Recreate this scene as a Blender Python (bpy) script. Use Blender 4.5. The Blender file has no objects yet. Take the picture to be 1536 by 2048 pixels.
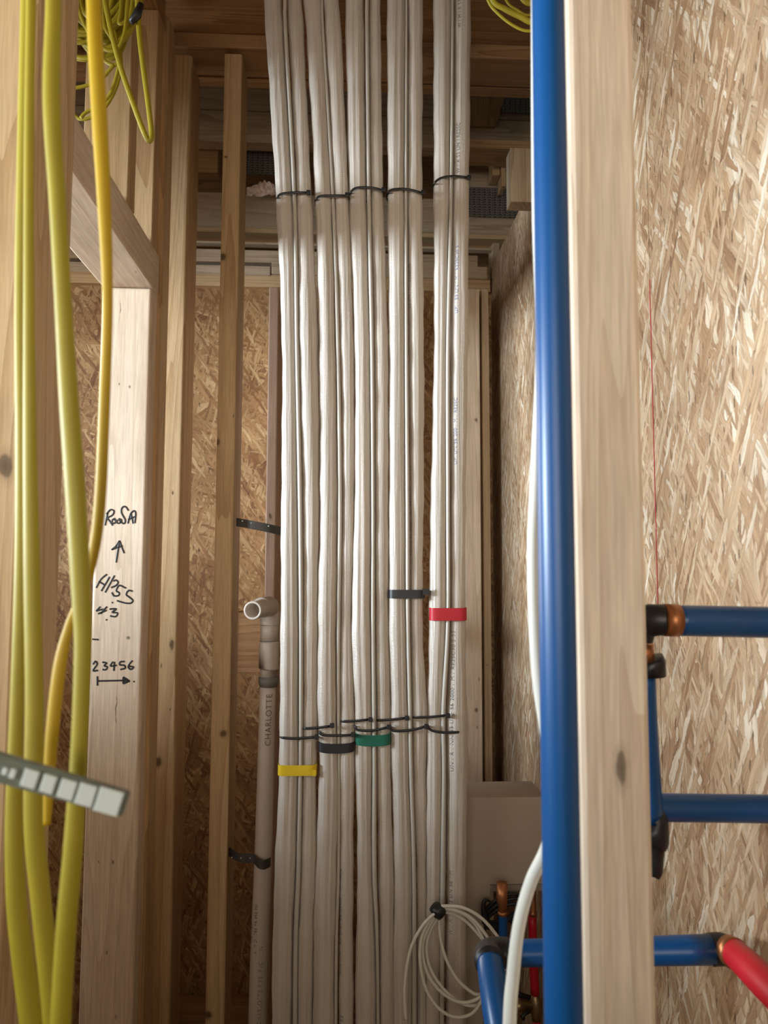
import bpy, bmesh, math, random
from mathutils import Vector, Matrix
random.seed(7)
S = bpy.context.scene
C = S.collection
R = math.radians

# ------------------------------------------------------------------ camera
F = 1480.0
CAM = Vector((0, 0, 1.4))
YAW, PIT, ROL = R(3.0), R(4.4), R(0.155)
fwd = Vector((math.sin(YAW)*math.cos(PIT), math.cos(YAW)*math.cos(PIT), math.sin(PIT)))
r0 = Vector((math.cos(YAW), -math.sin(YAW), 0))
u0 = r0.cross(fwd)
rt = r0*math.cos(ROL) + u0*math.sin(ROL)
up = u0*math.cos(ROL) - r0*math.sin(ROL)
cd = bpy.data.cameras.new('camera')
cam = bpy.data.objects.new('camera', cd); C.objects.link(cam); S.camera = cam
m = Matrix((rt, up, -fwd)).transposed().to_4x4(); m.translation = CAM
cam.matrix_world = m
cd.sensor_fit = 'VERTICAL'; cd.sensor_height = 36; cd.lens = F/2048*36
cd.clip_start = .02
cd.dof.use_dof = True; cd.dof.focus_distance = 1.05; cd.dof.aperture_fstop = 9

def P(px, py, Y):
    """world point seen at photo pixel (px,py) on the plane y = Y"""
    d = fwd*F + rt*(px-768) + up*(1024-py)
    return CAM + d*(Y/d.y)

# ------------------------------------------------------------------ world, lights, exposure
S.view_settings.view_transform = 'Standard'; S.view_settings.look = 'None'
S.view_settings.gamma = 1; S.view_settings.exposure = -0.36
S.view_settings.use_curve_mapping = False
w = bpy.data.worlds.new('world'); S.world = w; w.use_nodes = True
w.node_tree.nodes['Background'].inputs[0].default_value = (1.0, .90, .78, 1)
w.node_tree.nodes['Background'].inputs[1].default_value = .06

def area(name, loc, target, sx, sy, power, col, spread=180):
    l = bpy.data.lights.new(name, 'AREA'); l.shape = 'RECTANGLE'; l.size = sx; l.size_y = sy
    l.energy = power; l.color = col; l.spread = R(spread)
    o = bpy.data.objects.new(name, l); C.objects.link(o); o.location = loc
    o.rotation_euler = (Vector(target)-Vector(loc)).to_track_quat('-Z', 'Y').to_euler()
    return o
area('window_daylight_left', (-3.0, .25, 1.74), (-1.73, .62, 1.69), 1.1, .42, 58, (.74, .87, 1.0), 70)
area('added_fill_left', (-1.5, -.35, 1.66), (.25, .95, 1.72), .8, .8, 2.6, (1.0, .91, .77), 65)  # warm fill lamp added at the front left, no visible source
area('window_daylight_back_left', (-1.25, 1.86, 1.66), (-.5, .95, 1.45), .7, .85, 15, (1.0, .95, .88), 110)
area('window_daylight_behind', (-.22, -1.5, 1.72), (.2, 1.2, 1.76), 1.6, .9, 4.6, (1.0, .90, .765), 62)

# ------------------------------------------------------------------ node helpers
class NT:
    def __init__(s, name):
        s.m = bpy.data.materials.new(name); s.m.use_nodes = True
        s.t = s.m.node_tree; s.n = s.t.nodes; s.b = s.n['Principled BSDF']
    def new(s, typ, **kw):
        n = s.n.new(typ)
        for k, v in kw.items(): setattr(n, k, v)
        return n
    def put(s, sock, v):
        if isinstance(v, bpy.types.NodeSocket): s.t.links.new(v, sock)
        elif v is not None:
            sock.default_value = v
    def math(s, op, a, b=None, c=None):
        n = s.new('ShaderNodeMath', operation=op)
        for i, v in enumerate((a, b, c)):
            if v is not None: s.put(n.inputs[i], v)
        return n.outputs[0]
    def vmath(s, op, a, b=None):
        n = s.new('ShaderNodeVectorMath', operation=op)
        s.put(n.inputs[0], a)
        if b is not None: s.put(n.inputs[1], b)
        return n.outputs[1] if op in ('LENGTH', 'DISTANCE', 'DOT_PRODUCT') else n.outputs[0]
    def noise(s, vec, scale, detail=3, rough=.5, dist=0):
        n = s.new('ShaderNodeTexNoise'); s.put(n.inputs['Vector'], vec)
        n.inputs['Scale'].default_value = scale; n.inputs['Detail'].default_value = detail
        n.inputs['Roughness'].default_value = rough; n.inputs['Distortion'].default_value = dist
        return n.outputs['Fac'], n.outputs['Color']
    def ramp(s, fac, stops):
        n = s.new('ShaderNodeValToRGB'); s.put(n.inputs[0], fac)
        el = n.color_ramp.elements
        while len(el) < len(stops): el.new(.5)
        for e, (p, c) in zip(el, stops):
            e.position = p; e.color = (*c, 1) if len(c) == 3 else c
        return n.outputs[0]
    def mix(s, fac, a, b, mode='MIX'):
        n = s.new('ShaderNodeMix', data_type='RGBA', blend_type=mode)
        s.put(n.inputs[0], fac); s.put(n.inputs[6], a); s.put(n.inputs[7], b)
        return n.outputs[2]
    def bump(s, h, strength, dist=.001):
        n = s.new('ShaderNodeBump'); n.inputs['Strength'].default_value = strength
        n.inputs['Distance'].default_value = dist; s.put(n.inputs['Height'], h)
        s.t.links.new(n.outputs[0], s.b.inputs['Normal'])

def c4(c): return (*c, 1)

_wood = {}
def wood(axis='z', tone='pine', knots=(), rough=.55):
    """sawn softwood, grain along axis; knots = (x, y, z, rx, rlong) in the board's own space"""
    key = (axis, tone, tuple(knots))
    if key in _wood: return _wood[key]
    lite, mid, dark = {
        'pine': ((.60, .415, .225), (.53, .35, .175), (.36, .21, .09)),
        'pale': ((.66, .52, .355), (.60, .455, .295), (.47, .325, .19)),
        'light': ((.80, .65, .49), (.75, .59, .43), (.60, .44, .30)),
        'pink': ((.63, .455, .355), (.56, .39, .29), (.38, .24, .16)),
        'grey': ((.53, .41, .28), (.46, .345, .225), (.30, .20, .12)),
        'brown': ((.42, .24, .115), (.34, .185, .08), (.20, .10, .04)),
        'golden': ((.47, .29, .14), (.40, .235, .105), (.27, .145, .06)),
        'white': ((.74, .68, .58), (.66, .58, .47), (.45, .35, .24)),
    }[tone]
    t = NT('wood_'+tone)
    tc = t.new('ShaderNodeTexCoord').outputs['Object']
    rnd = t.new('ShaderNodeObjectInfo').outputs['Random']
    off = t.vmath('SCALE', (3.1, 7.3, 5.7)); off.node.inputs['Scale'].default_value = 1
    t.put(off.node.inputs['Scale'], rnd)
    v = t.vmath('ADD', tc, off)
    st = {'z': (1, 1, .045), 'x': (.045, 1, 1), 'y': (1, .045, 1)}[axis]
    vs = t.vmath('MULTIPLY', v, st)
    n1, _ = t.noise(vs, 16, 2, .45, .3)
    rings = t.math('FRACT', t.math('MULTIPLY', n1, 11))
    rings = t.math('POWER', rings, 1.6)
    n2, _ = t.noise(vs, 420, 3, .6)
    n3, _ = t.noise(v, 5, 2)
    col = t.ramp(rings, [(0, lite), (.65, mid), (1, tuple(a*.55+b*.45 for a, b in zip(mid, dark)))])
    fib = t.ramp(n2, [(.30, (.80, .80, .80)), (.70, (1.06, 1.06, 1.06))])
    col = t.mix(1, col, fib, 'MULTIPLY')
    col = t.mix(1, col, t.ramp(n3, [(.3, (.90, .88, .86)), (.7, (1.05, 1.05, 1.05))]), 'MULTIPLY')
    # sparse pin marks
    vo = t.new('ShaderNodeTexVoronoi'); t.put(vo.inputs['Vector'], t.vmath('MULTIPLY', v, {'z': (1,1,.4),'x': (.4,1,1),'y': (1,.4,1)}[axis]))
    vo.inputs['Scale'].default_value = 26
    pin = t.math('MULTIPLY', t.math('LESS_THAN', vo.outputs['Distance'], .05), t.math('GREATER_THAN', t.new('ShaderNodeSeparateColor').outputs[0], .5))
    sc = pin.node.inputs[1].links[0].from_node.inputs[0].links[0].from_node
    t.put(sc.inputs[0], vo.outputs['Color'])
    col = t.mix(t.math('MULTIPLY', pin, .6), col, c4(tuple(x*.35 for x in dark)))
    for (kx, ky, kz, rx, rl) in knots:
        s3 = {'z': (1/rx, 1/rx, 1/rl), 'x': (1/rl, 1/rx, 1/rx), 'y': (1/rx, 1/rl, 1/rx)}[axis]
        wob = t.vmath('SCALE', t.noise(tc, 60, 2)[1]); wob.node.inputs['Scale'].default_value = .006
        q = t.vmath('MULTIPLY', t.vmath('SUBTRACT', t.vmath('ADD', tc, wob), (kx+.003, ky+.003, kz+.003)), s3)
        d = t.vmath('LENGTH', q)
        halo = t.ramp(d, [(0, (1, 1, 1)), (.45, (.85,)*3), (.60, (.28,)*3), (1, (0, 0, 0))])
        col = t.mix(halo, col, c4(tuple(x*.30 for x in dark)))
    t.put(t.b.inputs['Base Color'], col)
    t.b.inputs['Roughness'].default_value = rough
    t.b.inputs['Specular IOR Level'].default_value = .3
    t.bump(t.math('ADD', n2, rings), .25, .0004)
    _wood[key] = t.m
    return t.m

def osb(name, plane, angles, light, tone):
    """oriented strand board: layered long flakes over one another"""
    t = NT(name)
    g = t.new('ShaderNodeNewGeometry').outputs['Position']
    sep = t.new('ShaderNodeSeparateXYZ'); t.put(sep.inputs[0], g)
    cmb = t.new('ShaderNodeCombineXYZ')
    t.put(cmb.inputs[0], sep.outputs[0 if plane == 'xz' else 1]); t.put(cmb.inputs[1], sep.outputs[2])
    uv = cmb.outputs[0]
    wob = t.vmath('SUBTRACT', t.noise(uv, 60, 4, .65)[1], (.5, .5, .5))
    ws = t.vmath('SCALE', wob); ws.node.inputs['Scale'].default_value = .0075
    uvw = t.vmath('ADD', uv, ws)
    col = None; hgt = None
    for i, a in enumerate(angles):
        L, W = (.070, .015) if i % 3 else (.105, .022)
        if plane == 'yz': L, W = (.10, .013) if i % 3 else (.14, .022)
        if i in (3, 6, 7, 8): L, W = .05, .0055
        mp = t.new('ShaderNodeMapping'); t.put(mp.inputs['Vector'], uvw)
        mp.inputs['Rotation'].default_value = (0, 0, R(a)); mp.inputs['Location'].default_value = (i*3.7, i*1.9, 0)
        sc = t.vmath('MULTIPLY', mp.outputs[0], (1/W, 1/L, 1))
        vo = t.new('ShaderNodeTexVoronoi', voronoi_dimensions='2D'); t.put(vo.inputs['Vector'], sc)
        vo.inputs['Scale'].default_value = 1
        sp = t.new('ShaderNodeSeparateColor'); t.put(sp.inputs[0], vo.outputs['Color'])
        flake = t.ramp(sp.outputs[0], light)
        # fibres inside a flake
        fb, _ = t.noise(t.vmath('MULTIPLY', mp.outputs[0], (620, 20, 1)), 1, 2, .6)
        flake = t.mix(1, flake, t.ramp(fb, [(.3, (.60,)*3), (.55, (1.0,)*3), (.7, (1.14,)*3)]), 'MULTIPLY')
        ve = t.new('ShaderNodeTexVoronoi', voronoi_dimensions='2D', feature='DISTANCE_TO_EDGE'); t.put(ve.inputs['Vector'], sc)
        ve.inputs['Scale'].default_value = 1
        edge = t.ramp(ve.outputs['Distance'], [(0, (.42, .33, .26)), (.035, (.74, .68, .62)), (.09, (1, 1, 1))])
        flake = t.mix(t.math('MULTIPLY', sp.outputs[2], .95), flake, t.mix(1, flake, edge, 'MULTIPLY'))
        if col is None: col, hgt = flake, sp.outputs[0]
        else:
            mask = t.math('GREATER_THAN', sp.outputs[1], .60 if i < 7 else .62)
            col = t.mix(mask, col, flake)
            hgt = t.math('ADD', t.math('MULTIPLY', hgt, t.math('SUBTRACT', 1, mask)), t.math('MULTIPLY', mask, t.math('ADD', sp.outputs[2], .4)))
    # small dark resin specks
    vo = t.new('ShaderNodeTexVoronoi', voronoi_dimensions='2D'); t.put(vo.inputs['Vector'], t.vmath('MULTIPLY', uvw, (150, 38, 1)))
    vo.inputs['Scale'].default_value = 1
    sp = t.new('ShaderNodeSeparateColor'); t.put(sp.inputs[0], vo.outputs['Color'])
    spk = t.math('MULTIPLY', t.math('LESS_THAN', vo.outputs['Distance'], t.math('MULTIPLY', sp.outputs[1], .26)), t.math('GREATER_THAN', sp.outputs[0], .80))
    col = t.mix(t.math('MULTIPLY', spk, .65), col, (.07, .035, .015, 1))
    col = t.mix(1, col, t.ramp(t.noise(uv, 9, 2)[0], [(.3, (.82, .78, .74)), (.7, (1.1, 1.1, 1.1))]), 'MULTIPLY')
    col = t.mix(1, col, c4(tone), 'MULTIPLY')
    t.put(t.b.inputs['Base Color'], col)
    t.b.inputs['Roughness'].default_value = .5
    t.b.inputs['Specular IOR Level'].default_value = .4
    t.bump(t.math('ADD', hgt, t.noise(uvw, 160, 2)[0]), .55, .0012)
    return t.m

def plain(name, col, rough=.5, metal=0, bump=None, var=.08, spec=.5, trans=0):
    t = NT(name)
    tc = t.new('ShaderNodeTexCoord').outputs['Object']
    n, _ = t.noise(tc, 40, 3)
    t.put(t.b.inputs['Base Color'], t.mix(n, c4(tuple(x*(1-var) for x in col)), c4(tuple(min(1, x*(1+var)) for x in col))))
    t.b.inputs['Roughness'].default_value = rough; t.b.inputs['Metallic'].default_value = metal
    t.b.inputs['Specular IOR Level'].default_value = spec
    t.b.inputs['Transmission Weight'].default_value = trans
    if bump: t.bump(t.noise(tc, bump[0], 2)[0], bump[1], .001)
    return t.m

def foam_mat():
    t = NT('white_foam_insulation')
    tc = t.new('ShaderNodeTexCoord').outputs['Object']
    rnd = t.new('ShaderNodeObjectInfo').outputs['Random']
    off = t.vmath('SCALE', (5.1, 2.3, 9.7)); t.put(off.node.inputs['Scale'], rnd)
    v = t.vmath('ADD', tc, off)
    a, _ = t.noise(t.vmath('MULTIPLY', v, (120, 120, 700)), 1, 3, .6)
    b, _ = t.noise(t.vmath('MULTIPLY', v, (300, 300, 6)), 1, 2, .5)
    c, _ = t.noise(t.vmath('MULTIPLY', v, (30, 30, 5)), 1, 2, .5)
    t.put(t.b.inputs['Base Color'], t.ramp(t.math('MULTIPLY', t.math('ADD', b, c), .5), [(.3, (.42, .365, .30)), (.7, (.54, .475, .405))]))
    t.b.inputs['Roughness'].default_value = .36
    t.b.inputs['Specular IOR Level'].default_value = .55
    t.b.inputs['Sheen Weight'].default_value = .15
    t.bump(t.math('ADD', t.math('MULTIPLY', a, .5), t.math('MULTIPLY', b, .9)), 1.0, .0012)
    return t.m

def plate_mat():
    t = NT('galvanised_truss_plate')
    tc = t.new('ShaderNodeTexCoord').outputs['Object']
    vo = t.new('ShaderNodeTexVoronoi'); t.put(vo.inputs['Vector'], t.vmath('MULTIPLY', tc, (75, 1, 150)))
    vo.inputs['Scale'].default_value = 1; vo.inputs['Randomness'].default_value = .15
    t.put(t.b.inputs['Base Color'], t.ramp(vo.outputs['Distance'], [(.22, (.02, .018, .015)), (.33, (.24, .22, .19)), (.6, (.12, .11, .095))]))
    t.b.inputs['Metallic'].default_value = .55; t.b.inputs['Roughness'].default_value = .5
    t.bump(vo.outputs['Distance'], .6, .002)
    return t.m

FOAM = foam_mat(); PLATE = plate_mat()
BLUE = plain('blue_tubing', (.003, .066, .215), .33, 0, None, .05, .5)
RED = plain('red_tubing', (.52, .012, .022), .38, 0, None, .08, .4)
YEL = plain('yellow_cable_jacket', (.33, .26, .012), .5, 0, (50, .12), .10, .4)
YEL2 = plain('golden_cable_jacket', (.44, .275, .002), .5, 0, (50, .12), .08, .4)
BLK = plain('black_plastic', (.012, .012, .013), .4)
TAPEB = plain('black_tape', (.010, .010, .012), .45)
TAPEG = plain('green_tape', (.01, .12, .075), .35)
TAPEY = plain('yellow_tape', (.66, .46, .01), .4)
TAPER = plain('red_tape', (.42, .008, .018), .5)
PVC = plain('beige_pipe', (.56, .48, .405), .38, 0, None, .04)
PVCD = plain('grey_rubber', (.16, .145, .125), .6)
CABW = plain('white_cable_jacket', (.66, .64, .56), .35, 0, None, .05)
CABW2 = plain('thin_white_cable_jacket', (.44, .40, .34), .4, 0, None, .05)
COP = plain('copper', (.42, .17, .07), .38, .75)
BRASS = plain('brass', (.34, .24, .12), .35, .8)
BOXM = plain('taupe_sheet_metal', (.43, .355, .285), .6, 0, (300, .05), .03, .3)
INK = plain('marker_ink', (.015, .013, .012), .5)
INKG = plain('grey_print_ink', (.13, .125, .12), .6)
INKB = plain('blue_print_ink', (.12, .14, .24), .6)
STRAPM = plain('charcoal_strap', (.055, .052, .045), .5)
CLIP = plain('pale_plastic', (.70, .76, .72), .25, 0, None, .08, .6)
CLIPB = plain('translucent_grey_plastic', (.20, .22, .17), .3, 0, (120, .2), .25, .5, .25)
PAPER = plain('crumpled_paper', (.85, .70, .60), .5)
DARKH = plain('nail_hole', (.03, .018, .01), .8)
OSBR = osb('strand_board_right', 'yz', [4, -11, 9, -5, 17, -24, 3, 36, -28],
           [(0, (.33, .195, .105)), (.2, (.46, .305, .18)), (.6, (.56, .41, .265)), (.88, (.66, .53, .385)), (1, (.80, .73, .62))], (.78, .735, .67))
OSBB = osb('strand_board_back', 'xz', [35, -50, 8, 70, -20, 48, -75, 15, -35],
           [(0, (.24, .11, .045)), (.3, (.37, .21, .09)), (.7, (.44, .27, .125)), (1, (.58, .41, .22))], (.95, .90, .82))

# ------------------------------------------------------------------ mesh helpers
def tag(o, label=None, cat=None, group=None, kind=None):
    if label: o['label'] = label
    if cat: o['category'] = cat
    if group: o['group'] = group
    if kind: o['kind'] = kind
    return o

def empty(name, loc, label, cat, group=None):
    o = bpy.data.objects.new(name, None); C.objects.link(o); o.location = loc
    o.empty_display_size = .02
    return tag(o, label, cat, group)

def link(name, bm, mat, loc=(0, 0, 0), parent=None, smooth=False):
    """bm in world coordinates; stored around loc"""
    loc = Vector(loc)
    bmesh.ops.translate(bm, verts=bm.verts, vec=-loc)
    bmesh.ops.recalc_face_normals(bm, faces=bm.faces)
    me = bpy.data.meshes.new(name); bm.to_mesh(me); bm.free()
    if smooth:
        for p in me.polygons: p.use_smooth = True
    me.materials.append(mat)
    o = bpy.data.objects.new(name, me); C.objects.link(o)
    if parent:
        o.parent = parent; o.location = loc - pw(parent)
    else: o.location = loc
    return o
def pw(o):
    v = Vector(o.location)
    while o.parent: o = o.parent; v += o.location
    return v

def add_box(bm, lo, hi, bev=0, seg=2):
    ret = bmesh.ops.create_cube(bm, size=1)
    vs = ret['verts']
    for v in vs:
        v.co = Vector([lo[i]+(hi[i]-lo[i])*(v.co[i]+.5) for i in range(3)])
    if bev:
        es = list({e for v in vs for e in v.link_edges})
        bmesh.ops.bevel(bm, geom=es, offset=bev, segments=seg, affect='EDGES', profile=.5)

def box(name, lo, hi, mat, parent=None, bev=.0015, wav=0):
    lo2 = [min(a, b) for a, b in zip(lo, hi)]; hi2 = [max(a, b) for a, b in zip(lo, hi)]
    bm = bmesh.new(); add_box(bm, lo2, hi2, bev, 5 if bev > .0039 else 2)
    return link(name, bm, mat, [(a+b)/2 for a, b in zip(lo2, hi2)], parent)

def bpx(name, x0, x1, y0, y1, Y, dep, mat, parent=None, yref=None, bev=.0015, z0=None, z1=None):
    """box whose front face covers photo pixels x0..x1, y0..y1 on plane y=Y, dep metres thick"""
    yr = (y0+y1)/2 if yref is None else yref
    xm = (x0+x1)/2
    X0, X1 = P(x0, yr, Y).x, P(x1, yr, Y).x
    Z1 = P(xm, y0, Y).z if z1 is None else z1
    Z0 = P(xm, y1, Y).z if z0 is None else z0
    return box(name, (X0, Y, Z0), (X1, Y+dep, Z1), mat, parent, bev)

def cr(pts, n):
    """Catmull-Rom through tuples of floats"""
    out = []
    p = [pts[0]] + list(pts) + [pts[-1]]
    for i in range(1, len(p)-2):
        a, b, c, d = p[i-1], p[i], p[i+1], p[i+2]
        for k in range(n):
            t = k/n
            out.append(tuple(.5*((2*b[j]) + (-a[j]+c[j])*t + (2*a[j]-5*b[j]+4*c[j]-d[j])*t*t + (-a[j]+3*b[j]-3*c[j]+d[j])*t**3) for j in range(len(b))))
    out.append(tuple(pts[-1]))
    return out

def sweep(bm, pts, rads, n=12, flat=1.0, side=None, cap=True):
    """tube through points; flat<1 squashes it along the view direction"""
    pts = [Vector(p) for p in pts]
    N = len(pts)
    if not hasattr(rads, '__len__'): rads = [rads]*N
    rings = []; prev = None
    for i in range(N):
        t = (pts[min(i+1, N-1)]-pts[max(i-1, 0)]).normalized()
        if flat != 1.0 or side:
            nrm = Vector(side or (0, 1, 0)); nrm = (nrm - t*nrm.dot(t)).normalized()
        elif prev is None:
            nrm = Vector((0, 1, 0)) if abs(t.y) < .9 else Vector((0, 0, 1))
            nrm = (nrm-t*nrm.dot(t)).normalized()
        else: nrm = (prev-t*prev.dot(t)).normalized()
        prev = nrm; bi = t.cross(nrm)
        rings.append([bm.verts.new(pts[i] + bi*math.cos(2*math.pi*k/n)*rads[i] + nrm*math.sin(2*math.pi*k/n)*rads[i]*flat) for k in range(n)])
    for a, b in zip(rings, rings[1:]):
        for k in range(n): bm.faces.new((a[k], a[(k+1) % n], b[(k+1) % n], b[k]))
    if cap:
        bm.faces.new(rings[0]); bm.faces.new(rings[-1][::-1])
    return rings

def tube_px(name, pts, mat, parent=None, n=12, flat=1.0, sub=8, loc=None):
    """pts = (px, py, Y, width in px): a cable through those places in the room"""
    q = cr(pts, sub) if sub > 1 else pts
    bm = bmesh.new()
    W = [P(a, b, c) for a, b, c, d in q]
    sweep(bm, W, [d*c/F/2 for a, b, c, d in q], n, flat)
    return link(name, bm, mat, loc or W[len(W)//2], parent, True)

def text_on(name, s, size, place, mat, parent):
    """printed lettering: place(u, v) -> world point for along, across"""
    cu = bpy.data.curves.new(name, 'FONT'); cu.body = s; cu.size = size; cu.align_y = 'CENTER'
    cu.space_character = 1.1
    tmp = bpy.data.objects.new('tmp', cu); C.objects.link(tmp)
    bpy.context.view_layer.update()
    dg = bpy.context.evaluated_depsgraph_get()
    me = bpy.data.meshes.new_from_object(tmp.evaluated_get(dg))
    bpy.data.objects.remove(tmp); bpy.data.curves.remove(cu)
    if not me.vertices: return None
    u1 = max(v.co.x for v in me.vertices)
    bm = bmesh.new(); bm.from_mesh(me); bpy.data.meshes.remove(me)
    for v in bm.verts: v.co = place(v.co.x, v.co.y)
    loc = sum((v.co for v in bm.verts), Vector())/len(bm.verts)
    bmesh.ops.translate(bm, verts=bm.verts, vec=-loc)
    m2 = bpy.data.meshes.new(name); bm.to_mesh(m2); bm.free(); m2.materials.append(mat)
    o = bpy.data.objects.new(name, m2); C.objects.link(o); o.parent = parent; o.location = loc-pw(parent)
    return o

# ------------------------------------------------------------------ room shell
ZC = P(500, 68, 1.42).z            # underside of the ceiling boards
XR = P(985, 1100, 1.757).x         # face of the right-hand board wall
YB = 1.75                          # face of the back board wall
ztop_b = P(560, 574, YB).z
tag(box('floor', (-2.4, -1.2, -.05), (1.2, 2.4, 0), wood('x', 'golden'), bev=0), kind='structure')
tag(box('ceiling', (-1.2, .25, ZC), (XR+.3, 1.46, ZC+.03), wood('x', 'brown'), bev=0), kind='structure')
# back wall with the sawn hole left of the drain pipe
h0, h1 = P(455, 1222, YB), P(547, 1346, YB)
bm = bmesh.new()
xa, xb = -1.9, XR+.012
xw0, xw1 = -1.60, -.86
add_box(bm, (xa, YB, 0), (xw0, YB+.011, ztop_b)); add_box(bm, (xw1, YB, 0), (h0.x, YB+.011, ztop_b))
add_box(bm, (xw0, YB, 0), (xw1, YB+.011, 1.22)); add_box(bm, (xw0, YB, 2.04), (xw1, YB+.011, ztop_b))
add_box(bm, (h1.x, YB, 0), (xb, YB+.011, ztop_b))
add_box(bm, (h0.x, YB, 0), (h1.x, YB+.011, h1.z)); add_box(bm, (h0.x, YB, h0.z), (h1.x, YB+.011, ztop_b))
# rounded lower right corner of the hole
rr = .016; cx, cz = h1.x-rr, h1.z+rr
for yy in (YB,):
    ring = [(h1.x, h1.z)] + [(cx+rr*math.cos(a), cz+rr*math.sin(a)) for a in [-math.pi/2+k*math.pi/16 for k in range(9)]]
    f = [bm.verts.new((x, yy, z)) for x, z in ring]; g = [bm.verts.new((x, yy+.011, z)) for x, z in ring]
    bm.faces.new(f); bm.faces.new(g[::-1])
    for k in range(len(ring)): bm.faces.new((f[k], f[(k+1) % len(ring)], g[(k+1) % len(ring)], g[k]))
tag(link('wall_back', bm, OSBB), kind='structure')
tag(box('blocking_board', (h0.x-.05, YB+.013, h1.z-.05), (h1.x+.03, YB+.05, h0.z+.05), wood('x', 'brown')), 'dark brown wood block seen through the sawn hole in the back board', 'wood block')
# right wall: three sheets with joints; top edge ends below the floor structure
ztr = P(985, 540, 1.757).z
y1s, y2s = .835, P(1008, 1100, 1.63).y
names = []
bm = bmesh.new()
def ysof(px):   # depth at which the wall shows at photo column px
    d = fwd*F + rt*(px-768) + up*(1024-1000); return d.y*XR/d.x
ya, yb = ysof(1311), ysof(1008)
for a, b in ((-.3, ya-.0006), (ya+.0006, yb-.0004), (yb+.0004, 1.757)):
    add_box(bm, (XR, a, 0), (XR+.011, b, ztr))
tag(link('wall_right', bm, OSBR), kind='structure')
tag(box('wall_right_backing', (XR+.012, -.3, 0), (XR+.03, 1.757, ztr-.02), wood('z', 'brown'), bev=0), kind='structure')

# unseen left wall, added with an opening to limit the daylight band
bm = bmesh.new()
for lo, hi in (((-1.75, -.6, 0), (-1.72, 2.0, 1.50)), ((-1.75, -.6, 1.92), (-1.72, 2.0, 2.5)), ((-1.75, -.6, 1.50), (-1.72, .0, 1.92)), ((-1.75, 1.15, 1.50), (-1.72, 2.0, 1.92))):
    add_box(bm, lo, hi)
tag(link('light_mask_wall_left', bm, OSBB), kind='structure')
# red chalk line along the joint
bm = bmesh.new()
add_box(bm, (XR-.0006, ya-.0007, P(1316, 1215, ya).z), (XR+.0002, ya+.0007, P(1304, 560, ya).z))
tag(link('chalk_line', bm, plain('red_chalk', (.35, .02, .03), .7)), 'thin red line snapped down the board joint on the right wall', 'chalk line')

# ------------------------------------------------------------------ framing
def kn(lst, x0, x1, y0, y1, Y, dep, yref):
    """photo-located knots into the board's own space"""
    X0, X1 = P(x0, yref, Y).x, P(x1, yref, Y).x; xm = (x0+x1)/2
    Z1, Z0 = min(P(xm, y0, Y).z, ZC-.0005), (0.0005 if y1 > 2400 else P(xm, y1, Y).z)
    c = Vector(((X0+X1)/2, Y+dep/2, (Z0+Z1)/2)); out = []
    for px, py, rx, rl in lst:
        p = P(px, py, Y)
        out.append((round(p.x-c.x, 4), round(-dep/2, 4), round(p.z-c.z, 4), rx*1.75 if rx > .0023 else rx*1.3, rl*1.5))
    return out
def stud(x0, x1, y0, y1, Y, dep, yref, tone, label, knots=(), bev=.0025, cat='stud', name='wall_stud', group=None, axis='z'):
    k = kn(knots, x0, x1, y0, y1, Y, dep, yref)
    o = bpx(name, x0, x1, y0, y1, Y, dep, wood(axis, tone, tuple(k)), yref=yref, bev=bev, z0=.0005 if y1 > 2400 else None, z1=min(P((x0+x1)/2, y0, Y).z, ZC-.0005))
    return tag(o, label, cat, group)

# near right stud
stud(1152, 1290, -2405, 5300, .44, .089, 1000, 'light', 'pale clean near stud right of the thick blue pipe', [(1244, 1536, .0035, .012)], bev=.0035)
# blurred stud at the far left edge
stud(-130, 38, -1460, 4300, .60, .089, 1000, 'pine', 'blurred tan stud at the left edge behind the yellow cables', [(12, 932, .006, .013)], bev=.003)
# second left stud
stud(-64, 93, -715, 3500, .85, .038, 1000, 'pine', 'wide stud behind the leftmost yellow cables with a dark side knot', [(78, 588, .007, .010), (98, 695, .003, .006)], bev=.0025)
# stud with writing
s2 = stud(188, 292, 574, 2600, 1.30, .038, 1050, 'light', 'wide pale stud with black handwriting and an arrow', [(238, 768, .0022, .003), (259, 773, .0022, .003), (256, 1276, .003, .0035), (240, 620, .001, .02), (232, 1420, .0012, .035), (198, 1724, .0022, .003), (226, 1724, .0022, .003), (213, 1905, .002, .004)], bev=.0065)
# narrow doubled stud right behind it
stud(292, 311.5, 30, 2600, 1.345, .052, 1050, 'pine', 'narrow dim stud tight against the stud with handwriting', [(305, 670, .003, .010)])
# frame studs carrying the top plate
stud(315.5, 362, 106, 2600, 1.42, .089, 1050, 'pine', 'stud left of the knotty slim stud, under the top plate', [(316, 1524, .007, .010), (344, 1290, .004, .012), (340, 1420, .002, .003), (345, 985, .002, .004)], bev=.006)
stud(430, 467, 106, 2600, 1.42, .089, 1050, 'pine', 'slim stud with several dark knots left of the drain pipe', [(446, 514, .006, .008), (433, 884, .006, .008), (446, 1467, .006, .008), (416, 2030, .007, .008), (441, 140, .005, .005), (452, 314, .003, .003)])
# batten behind the drain pipe
stud(532, 552, 573, 2600, 1.58, .15, 1000, 'pink', 'pinkish batten standing behind the beige drain elbow', [(541, 1032, .003, .008)])
# corner studs right of the white bundles
stud(930, 962, 577, 2600, 1.62, .10, 1000, 'light', 'whitish stud beside the right-hand white pipes, topped by short plates', [(953, 1420, .003, .006), (955, 1455, .002, .004), (952, 840, .003, .006)])
stud(966, 981, 577, 2600, 1.64, .09, 1000, 'pale', 'thin stud strip tight in the corner by the right board wall', [(974, 1330, .0015, .002)])
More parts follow.
